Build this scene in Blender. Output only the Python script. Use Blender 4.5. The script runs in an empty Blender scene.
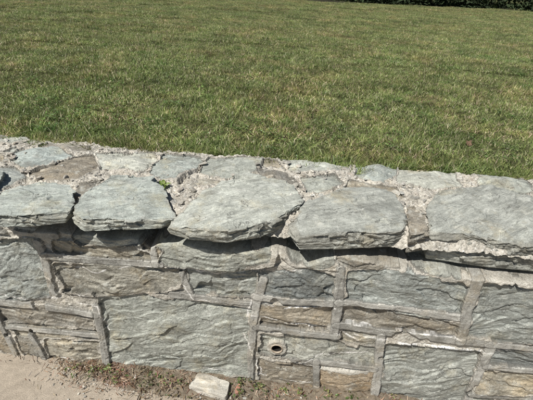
import bpy, math, random, bmesh
import numpy as np
from mathutils import Matrix, Vector
random.seed(7); rng=np.random.default_rng(7)
scene=bpy.context.scene
# ---------------------------------------------------------------- camera
F=388.0; PITCH=math.radians(30); YAW=math.radians(3.7); ROLL=math.radians(3.3)
CAM=np.array([0.0,-1.12,1.60])
fwd=np.array([-math.sin(YAW)*math.cos(PITCH),math.cos(YAW)*math.cos(PITCH),-math.sin(PITCH)])
r0=np.array([math.cos(YAW),math.sin(YAW),0.0]); u0=np.cross(r0,fwd)
right=math.cos(ROLL)*r0+math.sin(ROLL)*u0; up=-math.sin(ROLL)*r0+math.cos(ROLL)*u0
cd=bpy.data.cameras.new("camera"); cam=bpy.data.objects.new("camera",cd); scene.collection.objects.link(cam)
cam.matrix_world=Matrix(((right[0],up[0],-fwd[0],CAM[0]),(right[1],up[1],-fwd[1],CAM[1]),(right[2],up[2],-fwd[2],CAM[2]),(0,0,0,1)))
cd.sensor_fit='HORIZONTAL'; cd.sensor_width=36; cd.lens=F/533*36; cd.clip_start=0.02; cd.clip_end=800
scene.camera=cam
# survey helpers: photo measurements -> true positions on the wall's real planes
def ray(u,v): return right*(u-266.5)/F+up*(200-v)/F+fwd
def on_face(u,v,y=0.0):
    d=ray(u,v); t=(y-CAM[1])/d[1]; p=CAM+d*t; return (p[0],p[2])
def on_level(u,v,z):
    d=ray(u,v); t=(z-CAM[2])/d[2]; p=CAM+d*t; return (p[0],p[1])
# ---------------------------------------------------------------- noise
def _h(ix,iy,iz,s):
    n=(ix*374761393+iy*668265263+iz*2147483647+s*1274126177)&0xffffffff
    n=((n^(n>>13))*1274126177)&0xffffffff
    n=((n^(n>>15))*2246822519)&0xffffffff
    n=n^(n>>16)
    return (n&0xffff)/65535.0
def vnoise(x,y,z=0.0,s=0):
    x=np.asarray(x,float); y=np.asarray(y,float)+np.zeros_like(x); 
    flat=np.isscalar(z)
    ix=np.floor(x).astype(np.int64); iy=np.floor(y).astype(np.int64)
    fx=x-ix; fy=y-iy; fx=fx*fx*(3-2*fx); fy=fy*fy*(3-2*fy); r=0
    if flat:
        iz=np.int64(int(z*7))
        for a in (0,1):
            wx=fx if a else 1-fx
            for b in (0,1):
                r=r+wx*(fy if b else 1-fy)*_h(ix+a,iy+b,iz,s)
        return r*2-1
    z=np.asarray(z,float); iz=np.floor(z).astype(np.int64); fz=z-iz; fz=fz*fz*(3-2*fz)
    for a in (0,1):
        wx=fx if a else 1-fx
        for b in (0,1):
            wy=fy if b else 1-fy
            for c in (0,1):
                r=r+wx*wy*(fz if c else 1-fz)*_h(ix+a,iy+b,iz+c,s)
    return r*2-1
def fbm(x,y,z=0,s=0,o=4,g=0.5):
    r=0;a=1;t=0;f=1.0
    for i in range(o):
        r=r+a*vnoise(np.asarray(x)*f+i*5.3,np.asarray(y)*f+i*3.7,z if np.isscalar(z) else z*f,s+i*17); t+=a; a*=g; f*=2.03
    return r/t
def ridged(x,y,z=0,s=0,o=4,g=0.5):
    r=0;a=1;t=0;f=1.0
    for i in range(o):
        r=r+a*(1-2*np.abs(vnoise(np.asarray(x)*f+i*5.3,np.asarray(y)*f+i*3.7,z if np.isscalar(z) else z*f,s+i*17))); t+=a; a*=g; f*=2.1
    return r/t
def cells(x,y,s=0):
    ix=np.floor(x).astype(np.int64); iy=np.floor(y).astype(np.int64)
    best=np.full(x.shape,9.0); rid=np.zeros(x.shape); gx=np.zeros(x.shape); gy=np.zeros(x.shape)
    for a in (-1,0,1):
        for b in (-1,0,1):
            cx=ix+a; cy=iy+b
            px=cx+_h(cx,cy,cx*0,s); py=cy+_h(cx,cy,cx*0+1,s)
            d=np.hypot(px-x,py-y); m=d<best
            best=np.where(m,d,best); rid=np.where(m,_h(cx,cy,cx*0+2,s),rid); gx=np.where(m,px-x,gx); gy=np.where(m,py-y,gy)
    # every cell is a small tilted facet
    return best,rid,(rid-.5)*1.6*gx+(np.mod(rid*7.3,1)-.5)*1.6*gy
def sstep(a,b,x):
    t=np.clip((x-a)/(b-a),0,1); return t*t*(3-2*t)
def poly_sd(px,py,poly):
    n=len(poly); d=np.full(px.shape,1e9); ins=np.zeros(px.shape,bool)
    for i in range(n):
        ax,ay=poly[i]; bx,by=poly[(i+1)%n]
        ex,ey=bx-ax,by-ay; wx,wy=px-ax,py-ay
        t=np.clip((wx*ex+wy*ey)/(ex*ex+ey*ey+1e-12),0,1)
        d=np.minimum(d,np.hypot(wx-ex*t,wy-ey*t))
        c=((ay>py)!=(by>py))&(px<(bx-ax)*(py-ay)/((by-ay) if abs(by-ay)>1e-12 else 1e-12)+ax)
        ins^=c
    return np.where(ins,d,-d)
def line_d(px,py,pts):
    d=np.full(px.shape,1e9)
    for (ax,ay),(bx,by) in zip(pts[:-1],pts[1:]):
        ex,ey=bx-ax,by-ay; wx,wy=px-ax,py-ay
        t=np.clip((wx*ex+wy*ey)/(ex*ex+ey*ey+1e-12),0,1)
        d=np.minimum(d,np.hypot(wx-ex*t,wy-ey*t))
    return d
# ---------------------------------------------------------------- mesh helper
def mesh_np(name,co,faces4=None,col=None,tc=None,mat=None,smooth=True,parent=None,link=True,tri=None):
    me=bpy.data.meshes.new(name)
    me.vertices.add(len(co)); me.vertices.foreach_set("co",np.asarray(co,np.float32).ravel())
    parts=[]; starts=[]; k=0
    for f in (faces4,tri):
        if f is None or len(f)==0: continue
        f=np.asarray(f,np.int32); parts.append(f.ravel()); starts.append(k+np.arange(len(f))*f.shape[1]); k+=f.size
    lv=np.concatenate(parts); st=np.concatenate(starts)
    me.loops.add(len(lv)); me.loops.foreach_set("vertex_index",lv)
    me.polygons.add(len(st)); me.polygons.foreach_set("loop_start",st.astype(np.int32))
    me.update(calc_edges=True)
    me.polygons.foreach_set("use_smooth",np.full(len(st),smooth))
    if col is not None:
        c=np.ones((len(co),4),np.float32); c[:,:col.shape[1]]=col
        a=me.color_attributes.new("Col",'FLOAT_COLOR','POINT'); a.data.foreach_set("color",c.ravel())
    if tc is not None:
        a=me.attributes.new("tc",'FLOAT_VECTOR','POINT'); a.data.foreach_set("vector",np.asarray(tc,np.float32).ravel())
    me.validate(); me.update()
    if mat: me.materials.append(mat)
    ob=bpy.data.objects.new(name,me)
    if link: scene.collection.objects.link(ob)
    if parent: ob.parent=parent
    return ob
def grid_faces(nx,ny):
    i=np.arange(nx-1)[:,None]*ny+np.arange(ny-1)[None,:]
    a=i.ravel(); return np.stack([a,a+ny,a+ny+1,a+1],1)
def empty(name):
    e=bpy.data.objects.new(name,None); scene.collection.objects.link(e); e.empty_display_size=0.1; return e
# ---------------------------------------------------------------- materials
class NT:
    def __init__(s,name):
        s.m=bpy.data.materials.new(name); s.m.use_nodes=True; s.t=s.m.node_tree; s.n=s.t.nodes; s.l=s.t.links
        s.b=s.n["Principled BSDF"]; s.b.inputs["Roughness"].default_value=0.8
        s.b.inputs["Specular IOR Level"].default_value=0.3
    def set(s,sock,v):
        if hasattr(v,"is_output"): s.l.new(v,sock)
        else: sock.default_value=v
    def attr(s,name,out="Color"):
        n=s.n.new("ShaderNodeAttribute"); n.attribute_name=name; return n.outputs[out]
    def pos(s): return s.n.new("ShaderNodeNewGeometry").outputs["Position"]
    def mapv(s,v,sc,rot=(0,0,0)):
        n=s.n.new("ShaderNodeMapping"); s.l.new(v,n.inputs[0]); n.inputs["Scale"].default_value=sc; n.inputs["Rotation"].default_value=rot; return n.outputs[0]
    def noise(s,v,sc,det=4,rough=0.55,dist=0.0,out=0):
        n=s.n.new("ShaderNodeTexNoise"); s.l.new(v,n.inputs["Vector"]); n.inputs["Scale"].default_value=sc
        n.inputs["Detail"].default_value=det; n.inputs["Roughness"].default_value=rough; n.inputs["Distortion"].default_value=dist; return n.outputs[out]
    def voro(s,v,sc,feat='F1',out="Color"):
        n=s.n.new("ShaderNodeTexVoronoi"); n.feature=feat; s.l.new(v,n.inputs["Vector"]); n.inputs["Scale"].default_value=sc; return n.outputs[out]
    def rng(s,v,a,b,c,d):
        n=s.n.new("ShaderNodeMapRange"); s.set(n.inputs[0],v)
        for i,x in enumerate((a,b,c,d)): n.inputs[i+1].default_value=x
        return n.outputs[0]
    def math(s,op,a,b=0.0):
        n=s.n.new("ShaderNodeMath"); n.operation=op; s.set(n.inputs[0],a); s.set(n.inputs[1],b); return n.outputs[0]
    def vadd(s,a,b):
        n=s.n.new("ShaderNodeVectorMath"); n.operation='ADD'; s.set(n.inputs[0],a); s.set(n.inputs[1],b); return n.outputs[0]
    def mix(s,f,a,b,mode='MIX'):
        n=s.n.new("ShaderNodeMix"); n.data_type='RGBA'; n.blend_type=mode
        s.set(n.inputs[0],f)
        for k,v in ((6,a),(7,b)):
            if isinstance(v,tuple) and len(v)==3: v=(*v,1)
            s.set(n.inputs[k],v)
        return n.outputs[2]
    def mul(s,c,f):
        n=s.n.new("ShaderNodeVectorMath"); n.operation='SCALE'; s.set(n.inputs[0],c); s.set(n.inputs["Scale"],f); return n.outputs[0]
    def ramp(s,f,stops):
        n=s.n.new("ShaderNodeValToRGB"); s.l.new(f,n.inputs[0]); cr=n.color_ramp
        while len(cr.elements)<len(stops): cr.elements.new(0.5)
        for e,(p,c) in zip(cr.elements,stops): e.position=p; e.color=(*c,1)
        return n.outputs[0]
    def bump(s,h,dist,strength=1.0,prev=None):
        n=s.n.new("ShaderNodeBump"); s.l.new(h,n.inputs["Height"]); n.inputs["Distance"].default_value=dist; n.inputs["Strength"].default_value=strength
        if prev: s.l.new(prev,n.inputs["Normal"])
        return n.outputs[0]
    def fin(s,c,nrm=None):
        s.set(s.b.inputs["Base Color"],c)
        if nrm: s.l.new(nrm,s.b.inputs["Normal"])
        return s.m
def stone_mat():
    t=NT("weathered_schist"); P=t.pos(); C=t.attr("Col"); A=t.attr("Col","Alpha"); T=t.attr("tc","Vector")
    st=t.noise(t.mapv(T,(10,48,30)),1.0,5,0.66,1.0)
    st2=t.noise(t.mapv(T,(40,260,120)),1.0,3,0.6,0.3)
    bl=t.noise(P,14,4,0.6); fine=t.noise(P,330,2,0.7); lic=t.noise(P,24,6,0.75); dk=t.noise(P,9,5,0.7,0.4)
    c=t.mul(C,t.rng(st,0.3,0.7,0.66,1.24))
    c=t.mul(c,t.rng(st2,0.3,0.7,0.80,1.16))
    c=t.mul(c,t.rng(fine,0.3,0.7,0.72,1.26))
    c=t.mul(c,t.rng(bl,0.3,0.7,0.76,1.16))
    warm=t.rng(t.noise(P,8,5,0.7),0.52,0.68,0,0.7)
    c=t.mix(warm,c,t.mix(1.0,c,(1.10,0.98,0.80),'MULTIPLY'))
    c=t.mix(t.rng(lic,0.54,0.65,0,0.55),c,(0.60,0.605,0.55))
    c=t.mix(t.rng(dk,0.55,0.69,0,0.6),c,(0.14,0.135,0.115))
    # hairline splits along the foliation
    wv=t.vadd(t.mapv(T,(6,24,12)),t.mul(t.noise(P,20,4,0.62,0,1),1.2))
    ed=t.voro(wv,1.0,'DISTANCE_TO_EDGE',"Distance")
    inv=t.math('SUBTRACT',1.0,A)
    ck=t.math('MULTIPLY',t.math('MULTIPLY',t.rng(ed,0.0,0.022,1.0,0.0),t.rng(t.noise(P,17,2,0.6),0.52,0.64,0,1)),inv)
    c=t.mix(t.math('MULTIPLY',ck,0.6),c,(0.10,0.09,0.08))
    vc=t.voro(P,150); sep=t.n.new("ShaderNodeSeparateColor"); t.l.new(vc,sep.inputs[0])
    ag=t.ramp(sep.outputs[0],[(0.0,(0.27,0.25,0.21)),(0.35,(0.48,0.45,0.385)),(0.6,(0.56,0.53,0.465)),(0.85,(0.58,0.53,0.46)),(0.95,(0.76,0.74,0.68))])
    ag=t.mul(ag,t.rng(fine,0.3,0.7,0.74,1.2)); ag=t.mul(ag,t.rng(bl,0.3,0.7,0.72,1.15))
    c=t.mix(t.math('MULTIPLY',A,0.85),c,ag)
    vd=t.voro(P,150,'F1',"Distance")
    h=t.math('ADD',t.math('MULTIPLY',st,1.0),t.math('MULTIPLY',st2,0.4))
    b=t.bump(h,0.007,0.75)
    b=t.bump(t.noise(P,70,5,0.70),0.005,0.65,b)
    b=t.bump(t.math('SUBTRACT',1.0,ck),0.003,0.7,b)
    b=t.bump(t.math('MULTIPLY',t.math('SUBTRACT',1.0,vd),A),0.004,0.8,b)
    return t.fin(c,b)
STONE=stone_mat()
# ---------------------------------------------------------------- colours
BLU=(0.42,0.45,0.41); GRY=(0.385,0.395,0.355); LGR=(0.48,0.495,0.44); TAN=(0.45,0.415,0.335); BRN=(0.34,0.31,0.255)
DGR=(0.28,0.285,0.26); ORG=(0.48,0.385,0.27); MOR=(0.52,0.49,0.425); STRIP=(0.40,0.39,0.355)
# ---------------------------------------------------------------- heightfield of stones
def stone_field(X,Y,stones,basH,s0,grow,relief=1.0,mora=0.8):
    H=basH.copy(); col=np.zeros(X.shape+(4,)); col[...,:3]=MOR; col[...,3]=mora
    tc=np.stack([X*.2,Y*.2,np.zeros_like(X)],-1)
    wx=X+0.006*fbm(X*24,Y*24,0,s0,3); wy=Y+0.006*fbm(X*24,Y*24,1,s0+3,3)
    jag=0.002*fbm(X*110,Y*110,0,s0+9,2)
    best=np.full(X.shape,-9.0); sec=np.full(X.shape,-9.0); own=np.full(X.shape,-1)
    def sub(poly,g):
        p=np.array(poly); mnx,mny=p.min(0)-g; mxx,mxy=p.max(0)+g
        ii=np.where((X[:,0]>mnx)&(X[:,0]<mxx))[0]; jj=np.where((Y[0]>mny)&(Y[0]<mxy))[0]
        if len(ii)==0 or len(jj)==0: return None,p
        return (slice(ii[0],ii[-1]+1),slice(jj[0],jj[-1]+1)),p
    for i,st in enumerate(stones):
        sl,p=sub(st[0],grow+.02)
        if sl is None: continue
        sd=poly_sd(wx[sl],wy[sl],st[0])+jag[sl]
        B=best[sl]; S_=sec[sl]; O=own[sl]; m=sd>B
        S_[...]=np.where(m,B,np.maximum(S_,sd)); B[...]=np.where(m,sd,B); O[...]=np.where(m,i,O)
    edge=np.minimum(best+grow,(best-sec)*0.5)
    smear=fbm(X*10,Y*10,3,s0+60,4)
    for i,(poly,c,prot,ang,fol) in enumerate(stones):
        R=np.random.default_rng(s0*100+i)
        sl,p=sub(poly,grow+.02)
        if sl is None: continue
        x=X[sl]; y=Y[sl]; e=edge[sl]; m=(own[sl]==i)&(e>0)
        cx,cy=p.mean(0); dx=x-cx; dy=y-cy
        f=np.full(x.shape,0.010)
        for k in range(6):
            a=R.uniform(0,2*math.pi); sl_=R.uniform(0.08,0.35); q=R.uniform(0.2,1.0)
            rx=np.ptp(p[:,0])/2; ry=np.ptp(p[:,1])/2
            off=(abs(math.cos(a))*rx+abs(math.sin(a))*ry)*q*sl_*0.6
            f=np.minimum(f,-(math.cos(a)*dx+math.sin(a)*dy)*sl_+off)
        f=np.maximum(f,-0.015)
        ca,sa=math.cos(ang),math.sin(ang)
        lx=dx*ca+dy*sa; ly=-dx*sa+dy*ca
        t=ly*R.uniform(14,26)+1.5*fbm(lx*7,ly*12,i,s0+5,3)+R.uniform(0,9)
        saw=(t-np.floor(t)); saw=np.where(saw<.93,saw/.93,(1-saw)/.07); amp=fol*sstep(-0.2,0.4,fbm(lx*6,ly*9,i,s0+8,2))
        qx=lx*7+3*i+.45*fbm(lx*14,ly*14,i,s0+70,2); qy=ly*17+.45*fbm(lx*14,ly*14,i,s0+71,2)
        d1,r1,fc1=cells(qx,qy,s0+i); d2,r2,fc2=cells(qx*2.4,qy*2.2,s0+i+5)
        h=prot+relief*(0.9*f+amp*(saw-0.5)*0.9+0.011*fc1+0.006*(r1-.5)+0.0035*fc2+0.0028*ridged(lx*9,ly*24,i,s0+11,4,.55))+0.0012*fbm(x*130,y*130,i,s0+12,2)
        h=h-0.005*np.exp(-np.maximum(e,0)/0.002)
        Hs=H[sl]; Hs[m]=h[m]
        v=R.uniform(0.82,1.12); tint=R.uniform(-0.012,0.014)
        cc=np.array([c[0]*v+tint,c[1]*v,c[2]*v-tint])
        Cs=col[sl]; Cs[m,:3]=cc*(1+.24*(r1[m]-.5))[:,None]; Cs[m,3]=0.0
        mm=m&(e<0.003+0.020*sstep(0.05,0.5,smear[sl])); 
        Cs[mm,:3]=MOR; Cs[mm,3]=mora*.8; Hs[mm]=np.maximum(Hs[mm],basH[sl][mm]*.6+prot*.7)
        Ts=tc[sl]; loc=np.stack([lx+i*3.1,ly+i*1.7,0.3*fbm(x*6,y*6,i,s0,2)],-1); Ts[m&~mm]=loc[m&~mm]
    return H,col,tc
def xs_axis():
    a=np.arange(-1.36,1.30,0.0026)
    l=-1.36-np.cumsum(np.full(110,0.012)); l2=l[-1]-np.cumsum(np.full(100,0.06))
    r=a[-1]+np.cumsum(np.full(110,0.012)); r2=r[-1]+np.cumsum(np.full(100,0.06))
    return np.concatenate([l2[::-1],l[::-1],a,r,r2])
XS=xs_axis(); XE=XS[-1]
wall=empty("stone_retaining_wall")
# ---- front face -------------------------------------------------------
ZT=0.85
zs=np.arange(-0.03,ZT,0.0027); X,Z=np.meshgrid(XS,zs,indexing='ij')
def FP(*pts): return [on_face(u,v) for u,v in pts]
fs=[
 (FP((76,227),(134,228),(141,238),(84,241)),GRY,0.030,0.0,0.008),
 (FP((-30,236),(37,241),(48,292),(20,295),(-30,292)),GRY,0.014,0.4,0.008),
 (FP((58,241),(150,247),(158,254),(60,251)),TAN,0.018,0,0.006),
 (FP((160,242),(215,243),(273,249),(270,258),(215,264),(165,257)),LGR,0.036,0,0.008),
 (FP((60,263),(110,264),(182,269),(178,283),(120,292),(68,288)),TAN,0.020,0.03,0.016),
 (FP((192,266),(220,266),(253,272),(252,291),(198,290)),GRY,0.016,0,0.008),
 (FP((262,272),(285,265),(310,267),(336,273),(331,294),(262,290)),DGR,0.018,-0.2,0.012),
 (FP((348,268),(380,266),(430,274),(468,284),(458,312),(347,297)),GRY,0.018,-0.1,0.012),
 (FP((480,277),(533,282),(640,292),(640,350),(533,338),(468,332)),GRY,0.018,0.25,0.012),
 (FP((-30,301),(50,307),(92,316),(92,325),(50,322),(-30,314)),BRN,0.012,0,0.008),
 (FP((14,322),(60,324),(96,330),(98,336),(22,334)),TAN,0.010,0,0.006),
 (FP((20,337),(36,339),(41,354),(28,352)),BRN,0.008,0,0.006),
 (FP((48,337),(98,341),(101,359),(54,357)),TAN,0.012,0,0.010),
 (FP((-30,322),(3,326),(14,350),(-30,346)),BRN,0.010,0,0.006),
 (FP((104,296),(145,291),(170,297),(249,305),(249,345),(246,371),(200,372),(150,370),(111,362)),LGR,0.018,0.35,0.006),
 (FP((262,305),(329,307),(327,327),(262,322)),BRN,0.012,0,0.010),
 (FP((262,332),(325,338),(373,345),(372,361),(262,350)),GRY,0.012,0,0.008),
 (FP((344,304),(456,321),(455,329),(343,323)),BRN,0.012,-0.1,0.010),
 (FP((388,343),(474,351),(462,404),(381,398)),GRY,0.016,0.3,0.009),
 (FP((262,359),(312,366),(314,396),(260,388)),BRN,0.012,0,0.008),
 (FP((322,368),(371,371),(369,396),(321,393)),ORG,0.014,0,0.007),
 (FP((494,350),(640,358),(640,368),(488,360)),DGR,0.012,0,0.006),
 (FP((484,370),(640,375),(640,391),(478,388)),TAN,0.012,0,0.010),
 (FP((472,397),(640,400),(640,430),(470,428)),GRY,0.012,0,0.010),
 (FP((100,372),(160,376),(245,382),(245,392),(150,388),(100,380)),DGR,0.006,0,0.006),
 (FP((195,246),(150,243),(140,247),(150,252)),BRN,0.014,0,0.006),
 (FP((286,252),(330,255),(334,264),(296,263)),GRY,0.024,0.1,0.008),
 (FP((340,255),(392,257),(398,266),(350,265)),BRN,0.016,0,0.006),
 (FP((410,260),(470,268),(476,277),(424,270)),GRY,0.018,0,0.006),
 (FP((484,268),(600,276),(600,284),(484,276)),BRN,0.016,0,0.006),
 (FP((395,304),(456,313),(458,318),(396,309)),GRY,0.016,0,0.006),
 (FP((345,330),(376,335),(374,343),(342,338)),TAN,0.012,0,0.006),
]
strips=[]
def S(w,*pts): strips.append((FP(*pts),w))
S(.017,(-30,226),(30,229),(57,233)); S(.016,(40,240),(48,262),(57,290)); S(.016,(48,253),(110,258),(162,261))
S(.014,(153,243),(158,262))
S(.017,(-30,296),(40,303),(97,312)); S(.016,(98,304),(104,332),(108,359)); S(.015,(-4,310),(8,330),(18,352)); S(.014,(10,324),(60,329),(100,333)); S(.013,(33,333),(48,357))
S(.015,(184,272),(192,294)); S(.017,(174,291),(215,297),(256,303)); S(.015,(264,276),(257,300),(252,340),(251,380))
S(.017,(255,294),(300,299),(338,300)); S(.016,(341,266),(338,300),(334,334)); S(.015,(338,299),(400,305),(462,315)); S(.014,(257,324),(300,330),(338,333))
S(.017,(336,322),(410,332),(486,341)); S(.017,(381,333),(378,360),(374,394)); S(.015,(294,356),(330,360),(374,366)); S(.014,(316,357),(316,396))
S(.020,(477,276),(465,310),(459,338)); S(.017,(489,345),(478,368),(464,402)); S(.014,(484,363),(540,368),(640,372)); S(.013,(470,391),(560,396),(640,398)); S(.014,(486,341),(560,348),(640,352))
cracks=[FP((200,366),(250,372),(262,372)),FP((252,312),(290,320),(340,330),(380,336),(430,346),(500,350)),FP((250,296),(245,330),(252,350),(262,372)),
 FP((60,262),(100,268),(150,262)),FP((385,338),(420,342),(470,348)),FP((40,268),(75,292),(110,296),(150,291)),FP((270,318),(330,326),(360,340)),FP((-10,350),(20,353),(60,356),(110,362)),FP((300,362),(318,352),(370,352)),FP((165,262),(215,270),(262,268),(300,266)),FP((262,300),(285,306),(335,304)),FP((0,292),(30,297),(60,296)),
 FP((345,320),(400,327),(460,336)),FP((60,300),(100,303),(110,330)),FP((256,372),(300,380),(320,384)),FP((186,283),(196,296),(250,306))]
def auto_courses(xa,xb,stones,strips,seed):
    R=random.Random(seed); z=0.0
    while z<0.74:
        h=R.uniform(0.09,0.2); h=min(h,0.80-z); x=xa
        while x<xb:
            w=R.uniform(0.14,0.42); x2=min(x+w,xb); q=0.012
            j=lambda:R.uniform(-0.012,0.012)
            stones.append(([(x+q+j()*.5,z+q+j()*.5),(x+w*.5,z+q+j()*.5),(x2-q+j()*.5,z+q),(x2-q,z+h*.5),(x2-q+j(),z+h-q+j()*.5),(x+w*.4,z+h-q+j()*.5),(x+q+j(),z+h-q),(x+q,z+h*.5)],R.choice([GRY,LGR,TAN,BRN,GRY]),R.uniform(.01,.022),R.uniform(-.2,.3),.008))
            if R.random()<.5: strips.append(([(x2,z),(x2+j(),z+h)],.015))
            x=x2
        if R.random()<.7: strips.append(([(xa,z+h),((xa+xb)/2,z+h+.01),(xb,z+h)],.014))
        z+=h
auto_courses(-2.6,-1.40,fs,strips,1); auto_courses(1.50,2.7,fs,strips,2)
auto_courses(-8.7,-2.6,fs,strips,3); auto_courses(2.7,8.6,fs,strips,4)
base=0.009+0.007*fbm(X*14,Z*14,0,31,4)+0.004*fbm(X*60,Z*60,0,32,3)
d1,r1,_=cells(X*50,Z*50,5); base=base+0.006*np.clip(0.5-d1,0,1)*(r1>0.6)
H,col,tc=stone_field(X,Z,fs,base,3,0.020,0.9,0.5)
for k,(pts,w) in enumerate(strips):
    p=np.array(pts); m=(X>p[:,0].min()-.05)&(X<p[:,0].max()+.05)&(Z>p[:,1].min()-.05)&(Z<p[:,1].max()+.05)
    x=X[m]; z=Z[m]
    ww=w*(1.08+0.16*fbm(x*12,z*12,k,51,2))+0.0022*fbm(x*60,z*60,k,52,3)
    d=line_d(x+0.004*fbm(x*10,z*10,k,55,2),z+0.004*fbm(x*10,z*10,k+5,56,2),pts); ins=d<ww
    gap=fbm(x*8,z*8,k,53,3)>0.40
    hm=H[m]; n1=fbm(x*8,z*8,k,54,3)
    hs=0.8*0.0235+0.2*np.clip(hm,0.005,0.03)+0.003*n1+0.0010*fbm(x*60,z*60,k,57,3)-0.004*np.clip(d/ww,0,1)**12
    ok=ins&(~gap)&(hm<0.040)
    hm[ok]=hs[ok]; H[m]=hm
    cm=col[m]; v=(0.84+0.22*((k*37)%10)/10)*(1+.22*n1[ok])
    cm[ok,0]=STRIP[0]*v; cm[ok,1]=STRIP[1]*v; cm[ok,2]=STRIP[2]*v; cm[ok,3]=0.12; col[m]=cm
    tm=tc[m]; tm[ok]=np.stack([x*.22+k,z*.08,z*0],-1)[ok]; tc[m]=tm
for k,pts in enumerate(cracks):
    d=line_d(X+0.014*fbm(X*26,Z*26,k,61,4),Z+0.014*fbm(X*26,Z*26,k,62,4),pts)
    m=(d<0.0028)&(fbm(X*18,Z*18,k,63,2)>-0.3)
    col[m,:3]=(0.80,0.78,0.74); col[m,3]=0
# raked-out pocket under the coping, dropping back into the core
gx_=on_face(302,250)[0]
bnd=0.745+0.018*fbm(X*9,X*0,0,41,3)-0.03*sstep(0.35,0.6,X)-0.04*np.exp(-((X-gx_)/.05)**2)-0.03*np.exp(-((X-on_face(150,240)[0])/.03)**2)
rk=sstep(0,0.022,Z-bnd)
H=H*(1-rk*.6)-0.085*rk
col[...,:3]*= (1-0.5*rk)[...,None]  # pocket's shade also darkened into the vertex colour
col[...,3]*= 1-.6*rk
# weep hole
hx,hz=on_face(277,345); rr=np.hypot(X-hx,Z-hz)
m=rr<0.042; H[m]=0.018+0.003*fbm(X[m]*60,Z[m]*60,0,99,2); col[m,:3]=(0.52,0.49,0.42); col[m,3]=.3
H[rr<0.0225]=-0.10; col[rr<0.0225,:3]=0.02; col[rr<0.0225,3]=0  # hole's inner shade set as near-black vertex colour
co=np.stack([X,-H,Z],-1).reshape(-1,3)
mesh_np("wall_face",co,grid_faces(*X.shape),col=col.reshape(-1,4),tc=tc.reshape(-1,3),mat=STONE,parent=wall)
n=32
def tube(name,rings,mat):
    v=[];f=[]
    for (r,y) in rings:
        for i in range(n): a=i/n*2*math.pi; v.append((hx+r*math.cos(a),y,hz+r*math.sin(a)))
    for k in range(len(rings)-1):
        for i in range(n):
            j=(i+1)%n; f.append((k*n+i,k*n+j,(k+1)*n+j,(k+1)*n+i))
    return mesh_np(name,np.array(v),np.array(f),mat=mat,parent=wall)
pm=NT("old_clay_pipe"); pmat=pm.fin(pm.ramp(pm.noise(pm.pos(),90),[(0.3,(0.30,0.24,0.18)),(0.7,(0.52,0.45,0.36))]))
pm=NT("shaded_pipe_bore"); pin=pm.fin(pm.ramp(pm.noise(pm.pos(),90),[(0.3,(0.008,0.007,0.006)),(0.7,(0.03,0.025,0.02))]))  # near-black colour stands for the shade inside the bore
tube("weep_pipe",[(0.0255,0.0),(0.0255,-0.0215),(0.0215,-0.0215),(0.0215,-0.014)],pmat)
tube("weep_pipe_bore",[(0.0214,-0.015),(0.0214,0.095),(0.001,0.095)],pin)
# ---- top bed ----------------------------------------------------------
ZB=0.862
ys=np.arange(0.0,0.60,0.0032)
X2,Y2=np.meshgrid(XS,ys,indexing='ij')
def TP(*pts): return [on_level(u,v,ZB) for u,v in pts]
bs=[
 (TP((-30,136),(22,136),(33,143),(20,151),(-30,151)),LGR,.016,.1,.006),
 (TP((16,152),(60,151),(74,158),(60,168),(22,169),(10,162)),BLU,.018,.2,.006),
 (TP((-30,168),(15,168),(26,178),(0,190),(-30,190)),GRY,.012,.1,.004),
 (TP((58,161),(92,156),(101,168),(78,181),(32,182),(28,173)),BRN,.014,.5,.008),
 (TP((95,155),(155,153),(161,162),(140,172),(100,172)),LGR,.014,.1,.006),
 (TP((163,156),(206,158),(196,172),(176,184),(150,180),(152,168)),BLU,.020,.6,.006),
 (TP((207,158),(263,160),(259,172),(225,181),(200,175)),BLU,.020,.4,.006),
 (TP((278,160),(330,158),(353,164),(341,173),(290,173)),LGR,.014,.1,.006),
 (TP((300,179),(335,176),(343,184),(331,192),(306,195)),BLU,.016,.3,.005),
 (TP((355,162),(395,162),(399,176),(385,186),(352,178)),BLU,.016,.7,.006),
 (TP((398,165),(440,165),(460,176),(462,188),(430,192),(393,184)),LGR,.018,.2,.006),
 (TP((470,170),(500,169),(536,189),(522,199),(478,191)),BLU,.020,.5,.006),
 (TP((518,174),(565,176),(590,192),(545,190)),LGR,.014,.2,.004),
 (TP((348,181),(395,189),(405,199),(380,196),(343,192)),TAN,.012,-.4,.006),
 (TP((252,168),(285,174),(302,190),(268,185)),BRN,.014,-.6,.006),
 (TP((80,184),(100,182),(90,193),(74,201)),BRN,.014,.5,.006),
 (TP((-30,152),(8,153),(10,164),(-30,166)),TAN,.008,0,.005),
 (TP((440,163),(470,168),(468,178),(458,172)),BRN,.012,0,.005),
 (TP((182,186),(205,180),(225,183),(205,189)),TAN,.012,.3,.005),
 (TP((262,160),(277,161),(286,171),(264,167)),TAN,.010,0,.005),
 (TP((36,142),(92,147),(92,153),(64,150),(38,149)),BRN,.010,0,.005),
]
def auto_bed(xa,xb,seed):
    R=random.Random(seed)
    for y0,y1 in ((0.14,0.34),(0.35,0.53)):
        x=xa
        while x<xb:
            w=R.uniform(.15,.35); q=.012; j=lambda:R.uniform(-.02,.02)
            bs.append(([(x+q+j()*.4,y0+q),(x+w-q+j()*.4,y0+q+j()*.3),(x+w-q,(y0+y1)/2),(x+w-q+j(),y1-q),(x+q+j(),y1-q+j()),(x+q,(y0+y1)/2)],R.choice([BLU,LGR,GRY,TAN]),.014,R.uniform(0,.6),.004)); x+=w
auto_bed(-8.7,-1.5,5); auto_bed(1.55,8.6,6)
b2=0.006+0.016*fbm(X2*9,Y2*9,0,71,4)+0.011*fbm(X2*45,Y2*45,0,72,4,.6)
d1,r1,_=cells(X2*50,Y2*50,9); b2=b2+0.010*np.clip(0.55-d1,0,1)*(r1>0.45)
d1,r1,_=cells(X2*20,Y2*20,19); b2=b2+0.020*np.clip(0.45-d1,0,1)*(r1>0.55)
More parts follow.
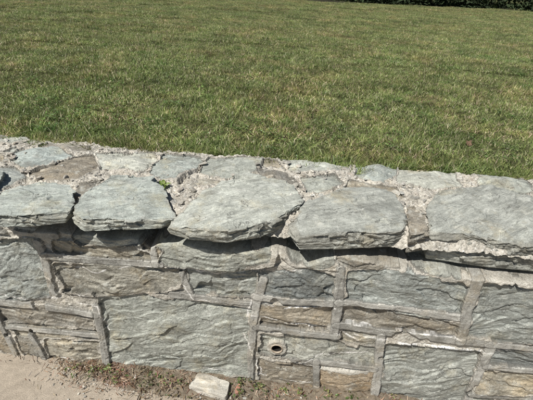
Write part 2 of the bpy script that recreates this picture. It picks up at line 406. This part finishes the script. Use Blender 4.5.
H2,c2,t2=stone_field(X2,Y2,bs,b2,6,0.003,0.9,0.8)
H2=H2-0.05*(1-sstep(0.0,0.05,Y2))-0.05*sstep(0.53,0.6,Y2+0.02*fbm(X2*8,Y2*8,0,77,3))
co=np.stack([X2,Y2,ZB-0.006+H2],-1).reshape(-1,3)
mesh_np("wall_top_bed",co,grid_faces(*X2.shape),col=c2.reshape(-1,4),tc=t2.reshape(-1,3),mat=STONE,parent=wall)
# ---- coping stones ----------------------------------------------------
def coping(name,poly,zt,th,c,ang,seed,tilt=0.0,N=420,hi=8,cut=(0.003,0.014)):
    R=np.random.default_rng(seed); p=np.array(poly); cx,cy=p.mean(0)
    A=np.linspace(0,2*math.pi,N,endpoint=False); rad=np.zeros(N)
    for i,a in enumerate(A):
        dx,dy=math.cos(a),math.sin(a); best=0
        for k in range(len(p)):
            x1,y1=p[k]-[cx,cy]; x2,y2=p[(k+1)%len(p)]-[cx,cy]; ex,ey=x2-x1,y2-y1
            den=dx*ey-dy*ex
            if abs(den)<1e-9: continue
            t=(x1*ey-y1*ex)/den; u=(x1*dy-y1*dx)/den
            if t>0 and -1e-6<=u<=1+1e-6: best=max(best,t)
        rad[i]=best
    zb=zt-th
    prof=[(s,zb) for s in np.linspace(0.02,0.92,8)]
    prof+=[(0.945+0.055*math.sin(math.pi*min(1,q*1.0)*0.6),zb+th*q) for q in np.linspace(0.02,0.985,38)]
    sl=prof[-1][0]; prof+=[(sl*s,zt) for s in np.linspace(0.988,0.0,76)]
    s=np.array([q[0] for q in prof])[:,None]; zz=np.array([q[1] for q in prof])[:,None]
    x=s*rad*np.cos(A); y=s*rad*np.sin(A); z=zz+0*x
    V=np.stack([x,y,z-zb],-1)
    for j in range(hi):      # chipped arrises along the exposed edges
        ph=R.uniform(math.pi*1.0,math.pi*2.0) if j%3 else R.uniform(0,2*math.pi)
        ps=math.radians(R.uniform(22,52)); nn=np.array([math.cos(ph)*math.cos(ps),math.sin(ph)*math.cos(ps),math.sin(ps)])
        pr=V@nn; d=pr.max()-R.uniform(*cut); e=np.maximum(0,pr-d); V=V-nn*e[...,None]
    for j in range(5):
        ph=R.uniform(0,2*math.pi); ps=math.radians(R.uniform(-20,10)); nn=np.array([math.cos(ph)*math.cos(ps),math.sin(ph)*math.cos(ps),math.sin(ps)])
        pr=V@nn; d=pr.max()-R.uniform(0.001,0.006); e=np.maximum(0,pr-d); V=V-nn*e[...,None]
    for j in range(5):
        ph=R.uniform(0,2*math.pi); ps=math.radians(R.uniform(74,85)); nn=np.array([math.cos(ph)*math.cos(ps),math.sin(ph)*math.cos(ps),math.sin(ps)])
        pr=V@nn; d=pr.max()-R.uniform(0.004,0.014); e=np.maximum(0,pr-d); V=V-nn*e[...,None]
    x,y,z=V[...,0],V[...,1],V[...,2]
    ca,sa=math.cos(ang),math.sin(ang); lx=x*ca+y*sa; ly=-x*sa+y*ca
    side=np.clip(1-np.abs(s-1)/0.08,0,1)
    # broken edge: angular facets + split layers
    aa=(A[None,:]*np.mean(rad))+0*x
    dS,rS,fS=cells(aa*14+.35*fbm(aa*20,z*20,1,seed+80,2),z*32+.35*fbm(aa*20,z*20,2,seed+81,2)+aa*3,seed+7)
    dT,rT,fT=cells(aa*40,z*80+aa*9,seed+8)
    lt=(z+0.25*ly+.1*lx)*R.uniform(45,70)+1.6*fbm(lx*10,ly*10,z*12,seed,3)
    saw=lt-np.floor(lt); saw=np.where(saw<.9,saw/.9,(1-saw)/.1)
    out=side*(0.005*(saw-0.5)+0.018*fS+0.014*(rS-.5)+0.005*fT+0.0025*(rT-.5)+0.006*fbm(x*15,y*15,z*18,seed+2,4,.5)-0.004)
    rl=np.hypot(x,y)+1e-6; x=x+x/rl*out; y=y+y/rl*out
    top=sstep(0.25,0.8,z/th)
    qx=lx*5+.5*fbm(lx*10,ly*10,1,seed,3); qy=ly*12+.5*fbm(lx*10,ly*10,2,seed,3)
    d1,r1,f1=cells(qx,qy,seed); d2,r2,f2=cells(qx*2.6,qy*2.2,seed+1)
    t=ly*12+1.5*fbm(lx*5,ly*9,0,seed+3,3); sw=t-np.floor(t); sw=np.where(sw<.94,sw/.94,(1-sw)/.06)
    z=z+top*(0.006*(sw-0.5)*sstep(-0.1,0.5,fbm(lx*6,ly*9,3,seed+4,2))+0.010*f1+0.005*(r1-.5)+0.0028*f2+0.006*fbm(lx*6,ly*10,0,seed+5,4,.5)+0.0008*fbm(x*90,y*90,0,seed+6,2))
    z=z+tilt*y
    co=np.stack([x+cx,y+cy,z+zb],-1).reshape(-1,3)
    nr=len(prof); a=np.arange(nr-1)[:,None]*N+np.arange(N)[None,:]; b=np.arange(nr-1)[:,None]*N+(np.arange(N)[None,:]+1)%N
    f=np.stack([a.ravel(),b.ravel(),(b+N).ravel(),(a+N).ravel()],1)
    colr=np.zeros((len(co),4)); cc=np.array(c)
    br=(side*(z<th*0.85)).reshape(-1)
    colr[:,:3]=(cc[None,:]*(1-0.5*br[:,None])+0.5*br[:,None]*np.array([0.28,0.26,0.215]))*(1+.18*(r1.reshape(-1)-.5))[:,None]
    tcv=np.stack([lx+seed*2.3,ly+seed,z*1.3],-1).reshape(-1,3)
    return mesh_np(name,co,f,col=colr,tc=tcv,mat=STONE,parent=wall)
def CP(z,*pts): return [on_level(u,v,z) for u,v in pts]
z=.890; TL=.12
coping("coping_stone_1",CP(z,(-30,197),(3,190),(44,182),(70,186),(77,201),(66,211),(22,214),(-30,212)),z,.045,BLU,.2,11,TL)
coping("coping_stone_2",CP(z,(70,211),(78,199),(92,188),(112,179),(150,179),(163,189),(176,211),(163,216),(110,216),(78,217)),z,.048,BLU,.45,22,TL)
coping("coping_stone_3",CP(z,(163,217),(195,196),(240,177),(264,179),(294,185),(303,202),(288,213),(262,222),(225,226),(186,223)),z,.056,LGR,.55,33,TL)
coping("coping_stone_4",CP(z,(291,221),(300,204),(345,190),(388,192),(407,205),(411,224),(398,228),(340,229),(297,229)),z,.075,GRY,.35,44,TL)
coping("coping_stone_5",CP(z-.01,(407,203),(424,200),(430,230),(411,233)),z-.01,.09,BRN,.3,55,hi=4,cut=(.002,.008))
coping("coping_stone_6",CP(z,(424,208),(438,193),(490,189),(525,195),(575,216),(580,243),(500,236),(432,227)),z,.125,GRY,.6,66,TL)
R=random.Random(9)
def autocap(xa,sgn,n,k0):
    x=xa
    for i in range(n):
        w=R.uniform(.3,.46); a=x if sgn>0 else x-w; q=.008; j=lambda:R.uniform(-.02,.02)
        coping("coping_stone_%d"%(k0+i),[(a+q+.03,-.05+j()*.5),(a+w/2,-.07+j()*.5),(a+w-q-.02,-.05+j()*.5),(a+w-q,.05+j()),(a+w-q-.04,.14+j()),(a+w/2,.18+j()),(a+q+.04,.14+j()),(a+q,.05+j())],.895,R.uniform(.055,.1),R.choice([BLU,LGR,GRY]),R.uniform(.1,.6),100+k0+i,N=90 if i>3 else 160); x+=sgn*w
lx_=on_level(-32,205,.895)[0]; rx_=on_level(584,230,.895)[0]
autocap(lx_,-1,16,10); autocap(rx_,1,16,50)
def box(name,x0,x1,y0,y1,z0,z1,mat,parent=None):
    v=np.array([(x,y,z) for x in (x0,x1) for y in (y0,y1) for z in (z0,z1)])
    f=[(0,1,3,2),(4,6,7,5),(0,4,5,1),(2,3,7,6),(0,2,6,4),(1,5,7,3)]
    c=np.zeros((8,4)); c[:,:3]=MOR; c[:,3]=1
    return mesh_np(name,v,np.array(f),mat=mat,parent=parent,smooth=False,col=c,tc=v)
box("wall_core",XS[0]+.01,XE-.01,0.13,0.58,-0.05,0.79,STONE,wall)
# ---- crumbled mortar --------------------------------------------------
def blobs(name,pts,sizes,cols,mat,parent=None,flat=0.7,seed=1):
    bm=bmesh.new(); bmesh.ops.create_icosphere(bm,subdivisions=2,radius=1)
    bv=np.array([v.co[:] for v in bm.verts]); bf=np.array([[v.index for v in f.verts] for f in bm.faces]); bm.free()
    R=np.random.default_rng(seed); co=[];tr=[];cl=[];k=0
    for p,s,c in zip(pts,sizes,cols):
        v=bv.copy()
        for _ in range(7):
            nn=R.normal(size=3); nn/=np.linalg.norm(nn); e=np.maximum(0,v@nn-R.uniform(.35,.7)); v-=nn*e[:,None]
        sc=np.array([R.uniform(.7,1.3),R.uniform(.6,1.1),flat*R.uniform(.6,1.1)])*s; v=v*sc
        a=R.uniform(0,6.28); ca,sa=math.cos(a),math.sin(a); v=np.stack([v[:,0]*ca-v[:,1]*sa,v[:,0]*sa+v[:,1]*ca,v[:,2]],1)
        co.append(v+np.array(p)); tr.append(bf+k); k+=len(v); cl.append(np.tile(np.array([*c,0.2]),(len(v),1)))
    co=np.concatenate(co)
    return mesh_np(name,co,tri=np.concatenate(tr),col=np.concatenate(cl),tc=co.copy(),mat=mat,parent=parent,smooth=False)
pcol=[(0.55,0.52,0.45),(0.45,0.42,0.36),(0.64,0.62,0.56),(0.49,0.44,0.38),(0.35,0.335,0.30),(0.40,0.405,0.375)]
pts=[];sz=[];cl=[]
def bedz(x,y):
    i=min(max(np.searchsorted(XS,x),0),len(XS)-1); j=min(max(np.searchsorted(ys,y),0),len(ys)-1); return ZB-0.006+H2[i,j]
for _ in range(3200):
    x=rng.uniform(-1.6,1.6); y=rng.uniform(0.03,0.5); i=np.searchsorted(XS,x); j=np.searchsorted(ys,y)
    if c2[i,j,3]<0.4 and rng.random()<0.95: continue
    s=abs(rng.normal(0.003,0.0055))+.0018; pts.append((x,y,bedz(x,y)+s*.2)); sz.append(s); cl.append(pcol[rng.integers(6)])
for u,v,s in ((180,188,.020),(222,186,.014),(300,196,.016),(345,188,.015),(270,178,.024),(395,192,.02),(465,188,.018),(60,186,.018),(140,178,.016),(410,186,.022),(312,172,.014),(66,176,.018),(190,192,.018),(350,175,.018),(295,184,.024),(246,176,.016),(152,186,.018),(100,178,.02),(320,200,.016),(440,192,.02),(108,176,.02),(124,178,.016),(470,184,.02),(480,178,.012),(296,204,.018),(172,200,.018),(412,196,.018)):
    x,y=on_level(u,v,ZB+.01); pts.append((x,y,bedz(x,y)+s*.2)); sz.append(s); cl.append(pcol[rng.integers(6)])
blobs("crumbled_mortar",pts,sz,cl,STONE,wall,flat=.6,seed=4)
# ---------------------------------------------------------------- sidewalk, road, ground
t=NT("sidewalk_concrete"); P=t.pos()
c=t.ramp(t.noise(P,3.5,6,0.6),[(0.3,(0.37,0.315,0.25)),(0.7,(0.49,0.425,0.345))])
c=t.mul(c,t.rng(t.noise(P,260,3,0.8),0.3,0.7,0.60,1.30)); c=t.mul(c,t.rng(t.noise(P,30,5,0.7),0.3,0.7,0.78,1.12))
c=t.mix(t.rng(t.voro(P,120,'F1','Distance'),0.0,0.22,0.55,0.0),c,(0.18,0.145,0.11))
CONC=t.fin(c,t.bump(t.noise(P,190,4,0.7),0.004,0.8))
t=NT("asphalt"); P=t.pos(); ASP=t.fin(t.ramp(t.noise(P,150,4,0.8),[(0.3,(0.03,0.03,0.03)),(0.75,(0.09,0.088,0.085))]),t.bump(t.noise(P,120,3),0.004))
t=NT("soil"); P=t.pos(); SOIL=t.fin(t.ramp(t.noise(P,40,6,0.7),[(0.3,(0.12,0.095,0.068)),(0.7,(0.34,0.285,0.215))]),t.bump(t.noise(P,60,6,0.7),0.012))
sw=empty("sidewalk"); jx=on_level(143,390,0)[0]
for i in range(-8,8):
    x0=jx+i*1.22
    bm=bmesh.new(); bmesh.ops.create_cube(bm,size=1)
    for v_ in bm.verts: v_.co=Vector((x0+.61+v_.co.x*1.213,-0.80+v_.co.y*1.60,-0.06+v_.co.z*0.12))
    bmesh.ops.bevel(bm,geom=[e for e in bm.edges],offset=0.006,segments=2,affect='EDGES')
    me=bpy.data.meshes.new("slab"); bm.to_mesh(me); bm.free(); me.materials.append(CONC)
    o=bpy.data.objects.new("slab_%d"%(i+9),me); scene.collection.objects.link(o); o.parent=sw
box("kerb",-60,60,-1.76,-1.61,-0.3,0.0,CONC)
box("road",-80,80,-9.0,-1.765,-0.3,-0.12,ASP)
G=np.array([(-400,-400,-0.14),(400,-400,-0.14),(400,400,-0.14),(-400,400,-0.14)])
def lawn_z(x,y):
    x=np.asarray(x,float); y=np.asarray(y,float)
    return 0.835+0.012*(y-.5)+0.026*vnoise(x*1.4,y*1.4,0,90)*sstep(.5,1.5,y)+0.06*vnoise(x*.18,y*.18,0,91)*sstep(1,8,y)
gx=np.concatenate([np.linspace(-60,-12,25)[:-1],np.linspace(-12,12,161),np.linspace(12,60,25)[1:]])
gy=np.concatenate([np.linspace(.50,16,130),np.linspace(16,120,40)[1:]])
GX,GY=np.meshgrid(gx,gy,indexing='ij'); GZ=lawn_z(GX,GY); 
side=sstep(XE-.2,XE+3,np.abs(GX)); GZ=GZ*(1-side)+(-0.10)*side
t=NT("lawn_ground"); P=t.pos()
c=t.ramp(t.noise(P,55,6,0.75),[(0.3,(0.06,0.065,0.022)),(0.55,(0.14,0.15,0.055)),(0.8,(0.29,0.27,0.14))])
c=t.mul(c,t.rng(t.noise(P,1.3,4,0.6),0.3,0.7,0.75,1.25)); LG=t.fin(c,t.bump(t.noise(P,70,5,0.7),0.03))
mesh_np("lawn",np.stack([GX,GY,GZ],-1).reshape(-1,3),grid_faces(*GX.shape),mat=LG)
mesh_np("ground",G,np.array([(0,1,2,3)]),mat=LG,smooth=False)
t=NT("grass_blades"); P=t.pos(); C=t.attr("Col")
c=t.mul(C,t.rng(t.noise(P,2.6,5,0.7),0.32,0.68,0.66,1.32))
c=t.mul(c,t.rng(t.noise(P,14,4,0.7),0.34,0.66,0.52,1.36))
straw=t.rng(t.noise(P,1.7,7,0.8),0.46,0.64,0,0.8); c=t.mix(straw,c,t.mix(1.0,c,(1.50,1.14,1.30),'MULTIPLY'))
deep=t.rng(t.noise(P,4.2,6,0.75),0.53,0.64,0,0.75); c=t.mix(deep,c,t.mix(1.0,c,(0.56,0.78,0.60),'MULTIPLY'))
t.set(t.b.inputs["Base Color"],c); t.b.inputs["Roughness"].default_value=0.42; t.b.inputs["Specular IOR Level"].default_value=0.45
tr=t.n.new("ShaderNodeBsdfTranslucent"); t.l.new(c,tr.inputs[0]); mx=t.n.new("ShaderNodeMixShader"); mx.inputs[0].default_value=0.28
t.l.new(t.b.outputs[0],mx.inputs[1]); t.l.new(tr.outputs[0],mx.inputs[2]); t.l.new(mx.outputs[0],t.n["Material Output"].inputs[0]); GRASS=t.m
gcol=np.array([(0.245,0.315,0.10),(0.19,0.26,0.08),(0.31,0.36,0.135),(0.38,0.39,0.18),(0.58,0.52,0.35),(0.45,0.41,0.26)])
def blades(n,R,region,lmin,lmax,wid,prob,lean=0.9):
    x,y=region(n,R); 
    L=R.uniform(lmin,lmax,n)*(0.6+0.8*R.random(n)); w=wid*R.uniform(.6,1.4,n)
    a=R.uniform(0,2*math.pi,n); b=R.uniform(0,2*math.pi,n); ln=R.uniform(0.15,lean,n)
    dx,dy=np.cos(a),np.sin(a); px,py=np.cos(b),np.sin(b)
    V=[]
    for q,wf in ((0,1),(0.5,.95),(1.0,0.0)):
        hx=x+dx*L*ln*(q**1.7); hy=y+dy*L*ln*(q**1.7); hz=L*q*(1-0.45*ln*q)
        if wf>0: V.append(np.stack([hx-px*w*wf/2,hy-py*w*wf/2,hz],-1)); V.append(np.stack([hx+px*w*wf/2,hy+py*w*wf/2,hz],-1))
        else: V.append(np.stack([hx,hy,hz],-1))
    V=np.stack(V,1)
    k=np.arange(n)*5; q4=np.stack([k,k+1,k+3,k+2],1); t3=np.stack([k+2,k+3,k+4],1)
    ci=R.choice(len(gcol),n,p=prob); c=gcol[ci]*R.uniform(.7,1.3,(n,1)); c=np.repeat(c,5,axis=0)
    return V.reshape(-1,3),q4,t3,c
tiles=bpy.data.collections.new("grass_tiles")
TS=0.5
for i in range(6):
    R=np.random.default_rng(200+i)
    def reg(n,R):
        x=R.uniform(-TS/2,TS/2,n); y=R.uniform(-TS/2,TS/2,n)
        k=R.integers(0,90,n); cx=R.uniform(-.25,.25,90); cy=R.uniform(-.25,.25,90); m=R.random(n)<0.5
        x=np.where(m,cx[k]+R.normal(0,.015,n),x); y=np.where(m,cy[k]+R.normal(0,.015,n),y); return x,y
    V,q,t3,c=blades(4300,R,reg,.014,.040,.0034,[.29,.20,.22,.12,.09,.08],1.3)
    o=mesh_np("grass_tile_%d"%i,V,q,tri=t3,col=c,mat=GRASS,link=False); tiles.objects.link(o)
pp=[]
y=0.78
while y<16.5:
    hw=(y+1.12)*0.76+0.9; x=-hw+rng.uniform(0,.4)
    while x<hw:
        px=x+rng.uniform(-.04,.04); py=y+rng.uniform(-.04,.04); pp.append((px,py,float(lawn_z(px,py))-0.004)); x+=0.425
    y+=0.425
me=bpy.data.meshes.new("lawn_grass"); me.from_pydata(pp,[],[]); lgo=bpy.data.objects.new("lawn_grass",me); scene.collection.objects.link(lgo)
def gn_instance(ob,coll):
    ng=bpy.data.node_groups.new("scatter","GeometryNodeTree")
    ng.interface.new_socket("Geometry",in_out='INPUT',socket_type='NodeSocketGeometry'); ng.interface.new_socket("Geometry",in_out='OUTPUT',socket_type='NodeSocketGeometry')
    N=ng.nodes; L=ng.links; gi=N.new("NodeGroupInput"); go=N.new("NodeGroupOutput")
    ci=N.new("GeometryNodeCollectionInfo"); ci.inputs[0].default_value=coll; ci.inputs["Separate Children"].default_value=True; ci.inputs["Reset Children"].default_value=True
    ip=N.new("GeometryNodeInstanceOnPoints"); ip.inputs["Pick Instance"].default_value=True
    ri=N.new("FunctionNodeRandomValue"); ri.data_type='INT'; ri.inputs[4].default_value=0; ri.inputs[5].default_value=len(coll.objects)-1
    r4=N.new("FunctionNodeRandomValue"); r4.data_type='INT'; r4.inputs[4].default_value=0; r4.inputs[5].default_value=3; r4.inputs["Seed"].default_value=5
    ml=N.new("ShaderNodeMath"); ml.operation='MULTIPLY'; ml.inputs[1].default_value=math.pi/2
    cx=N.new("ShaderNodeCombineXYZ")
    rs=N.new("FunctionNodeRandomValue"); rs.data_type='FLOAT'; rs.inputs[2].default_value=0.8; rs.inputs[3].default_value=1.25; rs.inputs["Seed"].default_value=9
    sx=N.new("ShaderNodeCombineXYZ"); sx.inputs[0].default_value=1; sx.inputs[1].default_value=1
    L.new(gi.outputs[0],ip.inputs["Points"]); L.new(ci.outputs[0],ip.inputs["Instance"]); L.new(ri.outputs[2],ip.inputs["Instance Index"])
    L.new(r4.outputs[2],ml.inputs[0]); L.new(ml.outputs[0],cx.inputs[2]); L.new(cx.outputs[0],ip.inputs["Rotation"])
    L.new(rs.outputs[1],sx.inputs[2]); L.new(sx.outputs[0],ip.inputs["Scale"]); L.new(ip.outputs[0],go.inputs[0])
    md=ob.modifiers.new("scatter",'NODES'); md.node_group=ng
gn_instance(lgo,tiles)
R=np.random.default_rng(77)
def edge_reg(n,R):
    x=R.uniform(-1.9,1.9,n); y=0.515+0.05*vnoise(x*3.1,x*0,0,5)+0.04*vnoise(x*11,x*0,0,6)+np.abs(R.normal(0,.10,n)); return x,y
V,q,t3,c=blades(24000,R,edge_reg,.022,.060,.0036,[.34,.32,.18,.06,.06,.04],1.2)
V[:,2]+=np.repeat(lawn_z(V[::5,0],V[::5,1]),5)
mesh_np("edge_grass",V,q,tri=t3,col=c,mat=GRASS)
def leafy(name,centers,nleaf,size,colr,spread,parent=None,hgt=0.03,seed=1):
    R=np.random.default_rng(seed); co=[];f=[];cl=[];k=0
    for (cx,cy,cz) in centers:
        for _ in range(nleaf):
            a=R.uniform(0,6.28); d=abs(R.normal(0,spread)); x=cx+math.cos(a)*d; y=cy+math.sin(a)*d; z=cz+R.uniform(0.005,hgt)*(1.3-min(d/spread/2,1))
            L=size*R.uniform(.6,1.4); w=L*R.uniform(.35,.6); b=R.uniform(0,6.28); tl=R.uniform(-.2,.7)
            dx,dy=math.cos(b),math.sin(b)
            base_=np.array([x,y,z]); dirv=np.array([dx*math.cos(tl),dy*math.cos(tl),math.sin(tl)]); sd=np.array([-dy,dx,R.uniform(-.3,.3)])
            P_=[base_,base_+dirv*L*.35-sd*w*.5,base_+dirv*L*.4+np.array([0,0,-.1*L]),base_+dirv*L*.35+sd*w*.5,base_+dirv*L*.75-sd*w*.35,base_+dirv*L*.75+sd*w*.35,base_+dirv*L-np.array([0,0,.15*L])]
            co+=P_; f+=[(k,k+1,k+2),(k,k+2,k+3),(k+1,k+4,k+2),(k+2,k+5,k+3),(k+2,k+4,k+6),(k+2,k+6,k+5)]
            cc=np.array(colr[R.integers(len(colr))])*R.uniform(.75,1.25); cl+=[cc]*7; k+=7
    return mesh_np(name,np.array(co),tri=np.array(f),col=np.array(cl),mat=GRASS,parent=parent,smooth=False)
gc=[(0.13,0.22,0.065),(0.18,0.28,0.08),(0.12,0.19,0.055)]
cs=[]
for _ in range(220):
    u=rng.uniform(0,533); v=rng.uniform(60,165)
    if rng.random()<.45: u=rng.uniform(20,180)
    x,y=on_level(u,v,.87)
    if y>.56: cs.append((x,y,float(lawn_z(x,y))))
leafy("clover",cs,24,.016,gc,.05,hgt=.036,seed=3)
x,y=on_level(157,184,.885); leafy("weed",[(x,y,bedz(x,y)),(x+.02,y+.01,bedz(x,y))],14,.024,[(0.18,0.28,0.06),(0.23,0.31,0.09)],.015,hgt=.016,seed=5)
# fallen leaf
x,y=on_level(470,137,.90); lz=float(lawn_z(x,y))+.030
lf=[]
for i in range(15):
    a=i/15*2*math.pi; r=.024*(1+.25*math.sin(5*a))*(1 if i%2 else .82); lf.append((x+r*math.cos(a)*.8,y+r*math.sin(a),lz+.010*math.cos(2*a)+r*.3*math.sin(a)))
lf.append((x,y,lz+.006)); t=NT("dead_leaf"); DL=t.fin(t.ramp(t.noise(t.pos(),80),[(0.3,(0.11,0.07,0.045)),(0.7,(0.20,0.13,0.08))]))
mesh_np("fallen_leaf",np.array(lf),tri=np.array([(i,(i+1)%15,15) for i in range(15)]),mat=DL)
# ---------------------------------------------------------------- foot of the wall
xs_=np.arange(-1.15,2.0,.006); yy=np.arange(-.18,.03,.005); AX,AY=np.meshgrid(xs_,yy,indexing='ij')
edge=-(0.02+0.09*sstep(-1.0,-.5,AX)+0.03*vnoise(AX*6,AX*0,0,8)+0.012*vnoise(AX*25,AX*0,0,9))
hh=0.004+0.018*sstep(0,1,(AY-edge)/.1)+0.006*fbm(AX*40,AY*40,0,10,3)-.04*(1-sstep(-1.10,-.95,AX))
hh=np.where(AY<edge,-0.02,hh)
mesh_np("soil_strip",np.stack([AX,AY,hh],-1).reshape(-1,3),grid_faces(*AX.shape),mat=SOIL)
pts=[];sz=[];cl=[]
for _ in range(1000):
    x=rng.uniform(-1.0,1.6); y=-abs(rng.normal(.0,.08))-.005; s=abs(rng.normal(.003,.003))+.0015; pts.append((x,y,.012+s*.3 if y>-.07 else s*.4)); sz.append(s); cl.append(pcol[rng.integers(6)])
blobs("gravel",pts,sz,cl,STONE,seed=8)
R=np.random.default_rng(5)
lcol=np.array([(0.30,0.21,0.13),(0.42,0.32,0.21),(0.20,0.135,0.09),(0.50,0.42,0.30),(0.28,0.16,0.115),(0.16,0.11,0.07)])
n=3800; x=np.where(R.random(n)<.6,R.normal(-.6,.19,n),R.uniform(-.3,1.4,n)); y=-np.abs(R.normal(0.02,.055,n))-.005
L=R.uniform(.006,.026,n); a=R.uniform(0,6.28,n); w=R.uniform(.0007,.0026,n); zz=R.uniform(.006,.026,n)
dx,dy=np.cos(a)*L,np.sin(a)*L; qx,qy=-np.sin(a)*w,np.cos(a)*w; e=R.normal(0,.008,n)
V=np.stack([np.stack([x-qx,y-qy,zz],-1),np.stack([x+qx,y+qy,zz+.001],-1),np.stack([x+dx+qx*.4,y+dy+qy*.4,np.maximum(zz+e,.004)],-1),np.stack([x+dx-qx*.4,y+dy-qy*.4,np.maximum(zz+e,.004)],-1)],1).reshape(-1,3)
k=np.arange(n)*4; c=np.repeat(lcol[R.integers(0,6,n)]*R.uniform(.7,1.2,(n,1)),4,axis=0)
mesh_np("dry_litter",V,np.stack([k,k+1,k+2,k+3],1),col=c,mat=GRASS)
cs=[]
for u,v in ((75,371),(95,374),(150,380),(165,383),(180,388),(240,386),(250,383),(256,388),(262,392),(285,393),(300,396),(330,398),(240,395),(110,374),(350,398),(395,398),(120,378)):
    x,y=on_level(u,v,.0); cs.append((x,min(y,-.03),.012))
leafy("base_weeds",cs,16,.015,[(0.14,0.20,0.06),(0.19,0.22,0.08),(0.25,0.21,0.11),(0.11,0.16,0.05)],.028,hgt=.030,seed=9)
def chunk(name,u,v,lx,ly,lz,rot,colr,seed,z0=0.0):
    bm=bmesh.new(); bmesh.ops.create_cube(bm,size=1)
    bmesh.ops.subdivide_edges(bm,edges=bm.edges[:],cuts=22,use_grid_fill=True)
    V=np.array([v_.co[:] for v_ in bm.verts])*np.array([lx,ly,lz]); fc=np.array([[q.index for q in f.verts] for f in bm.faces]); bm.free()
    R=np.random.default_rng(seed)
    for j in range(14):
        nn=R.normal(size=3); nn/=np.linalg.norm(nn); pr=V@nn; d=pr.max()-R.uniform(.002,.010); V-=nn*np.maximum(0,pr-d)[:,None]
    V[:,0]*=1-0.15*(V[:,1]/ly)
    for q in range(3): V[:,q]+=.0035*fbm(V[:,0]*60,V[:,1]*60,V[:,2]*60,seed+q,3)
    ca,sa=math.cos(rot),math.sin(rot); x,y=on_level(u,v,lz/2+z0)
    W=np.stack([V[:,0]*ca-V[:,1]*sa+x,V[:,0]*sa+V[:,1]*ca+y,V[:,2]+lz/2+z0],1)
    c=np.zeros((len(W),4)); c[:,:3]=colr; c[:,3]=.15
    return mesh_np(name,W,fc,col=c,tc=W*.4,mat=STONE)
chunk("concrete_chunk",211,386,.16,.075,.045,-.22,(0.62,0.59,0.52),3,z0=.004)
chunk("brick_fragment",238,389,.022,.06,.02,.1,(0.40,0.18,0.12),4,z0=.010)
# ---------------------------------------------------------------- hedge
n=52000; R=np.random.default_rng(12)
tt=R.uniform(-.9,2.6,n); bx=1.5+tt*8.5; by=13.0+tt*2.3
dep=R.uniform(0,1.6,n); ht=R.random(n)**1.5*1.7; bulge=.35*vnoise(bx*.9,ht*1.2,0,3)+.25*vnoise(bx*2.6,ht*2,0,4)
ht=ht*(1+.15*vnoise(bx*1.1,bx*0,0,7)); by2=by+dep+bulge; zb=lawn_z(bx,by2)+ht+.02
a=R.uniform(0,6.28,n); L=R.uniform(.05,.11,n); el=R.uniform(-.9,.9,n); b=R.uniform(0,6.28,n)
d=np.stack([np.cos(a)*np.cos(el),np.sin(a)*np.cos(el),np.sin(el)],-1)*L[:,None]; e=np.stack([np.cos(b),np.sin(b),R.uniform(-.8,.8,n)],-1)*(L*.45)[:,None]
p0=np.stack([bx,by2,zb],-1)
V=np.stack([p0-d,p0+e,p0+d,p0-e],1).reshape(-1,3); k=np.arange(n)*4
c=np.repeat(np.array([(0.030,0.046,0.018)])*R.uniform(.4,1.6,(n,1)),4,axis=0)
t=NT("hedge_leaves"); HM=t.fin(t.attr("Col")) 
hedge=empty("hedge"); mesh_np("hedge_foliage",V,np.stack([k,k+1,k+2,k+3],1),col=c,mat=HM,parent=hedge,smooth=False)
mt=NT("hedge_shade_ground"); HEDGE_SHADE=mt.fin(mt.ramp(mt.noise(mt.pos(),40,5,.7),[(0.3,(0.016,0.016,0.009)),(0.7,(0.05,0.046,0.028))]),mt.bump(mt.noise(mt.pos(),50,4),.03))  # added ground strip, coloured dark to stand for shade along the hedge
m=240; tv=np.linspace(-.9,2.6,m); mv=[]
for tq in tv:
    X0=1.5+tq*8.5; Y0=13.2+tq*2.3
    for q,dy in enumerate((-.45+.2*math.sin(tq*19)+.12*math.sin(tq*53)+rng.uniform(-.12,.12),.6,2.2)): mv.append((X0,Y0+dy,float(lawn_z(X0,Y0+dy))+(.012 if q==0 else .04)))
mesh_np("hedge_shade_strip",np.array(mv),grid_faces(m,3),mat=HEDGE_SHADE,smooth=False)
# ---------------------------------------------------------------- light
az=math.radians(38); el=math.radians(56)
sd=Vector((-math.sin(az)*math.cos(el),-math.cos(az)*math.cos(el),math.sin(el)))
sl=bpy.data.lights.new("sun",'SUN'); sl.energy=5.0; sl.angle=math.radians(.53); sl.color=(1,.965,.90)
so=bpy.data.objects.new("sun",sl); scene.collection.objects.link(so); so.rotation_euler=sd.to_track_quat('Z','Y').to_euler(); so.location=(-4,-6,8)
w=bpy.data.worlds.new("World"); scene.world=w; w.use_nodes=True; nt=w.node_tree
sk=nt.nodes.new("ShaderNodeTexSky"); sk.sky_type='NISHITA'; sk.sun_disc=False; sk.sun_elevation=el; sk.sun_rotation=math.atan2(sd.x,sd.y)
nt.links.new(sk.outputs[0],nt.nodes["Background"].inputs[0]); nt.nodes["Background"].inputs[1].default_value=.05
scene.view_settings.view_transform='Standard'; scene.view_settings.look='None'; scene.view_settings.exposure=0
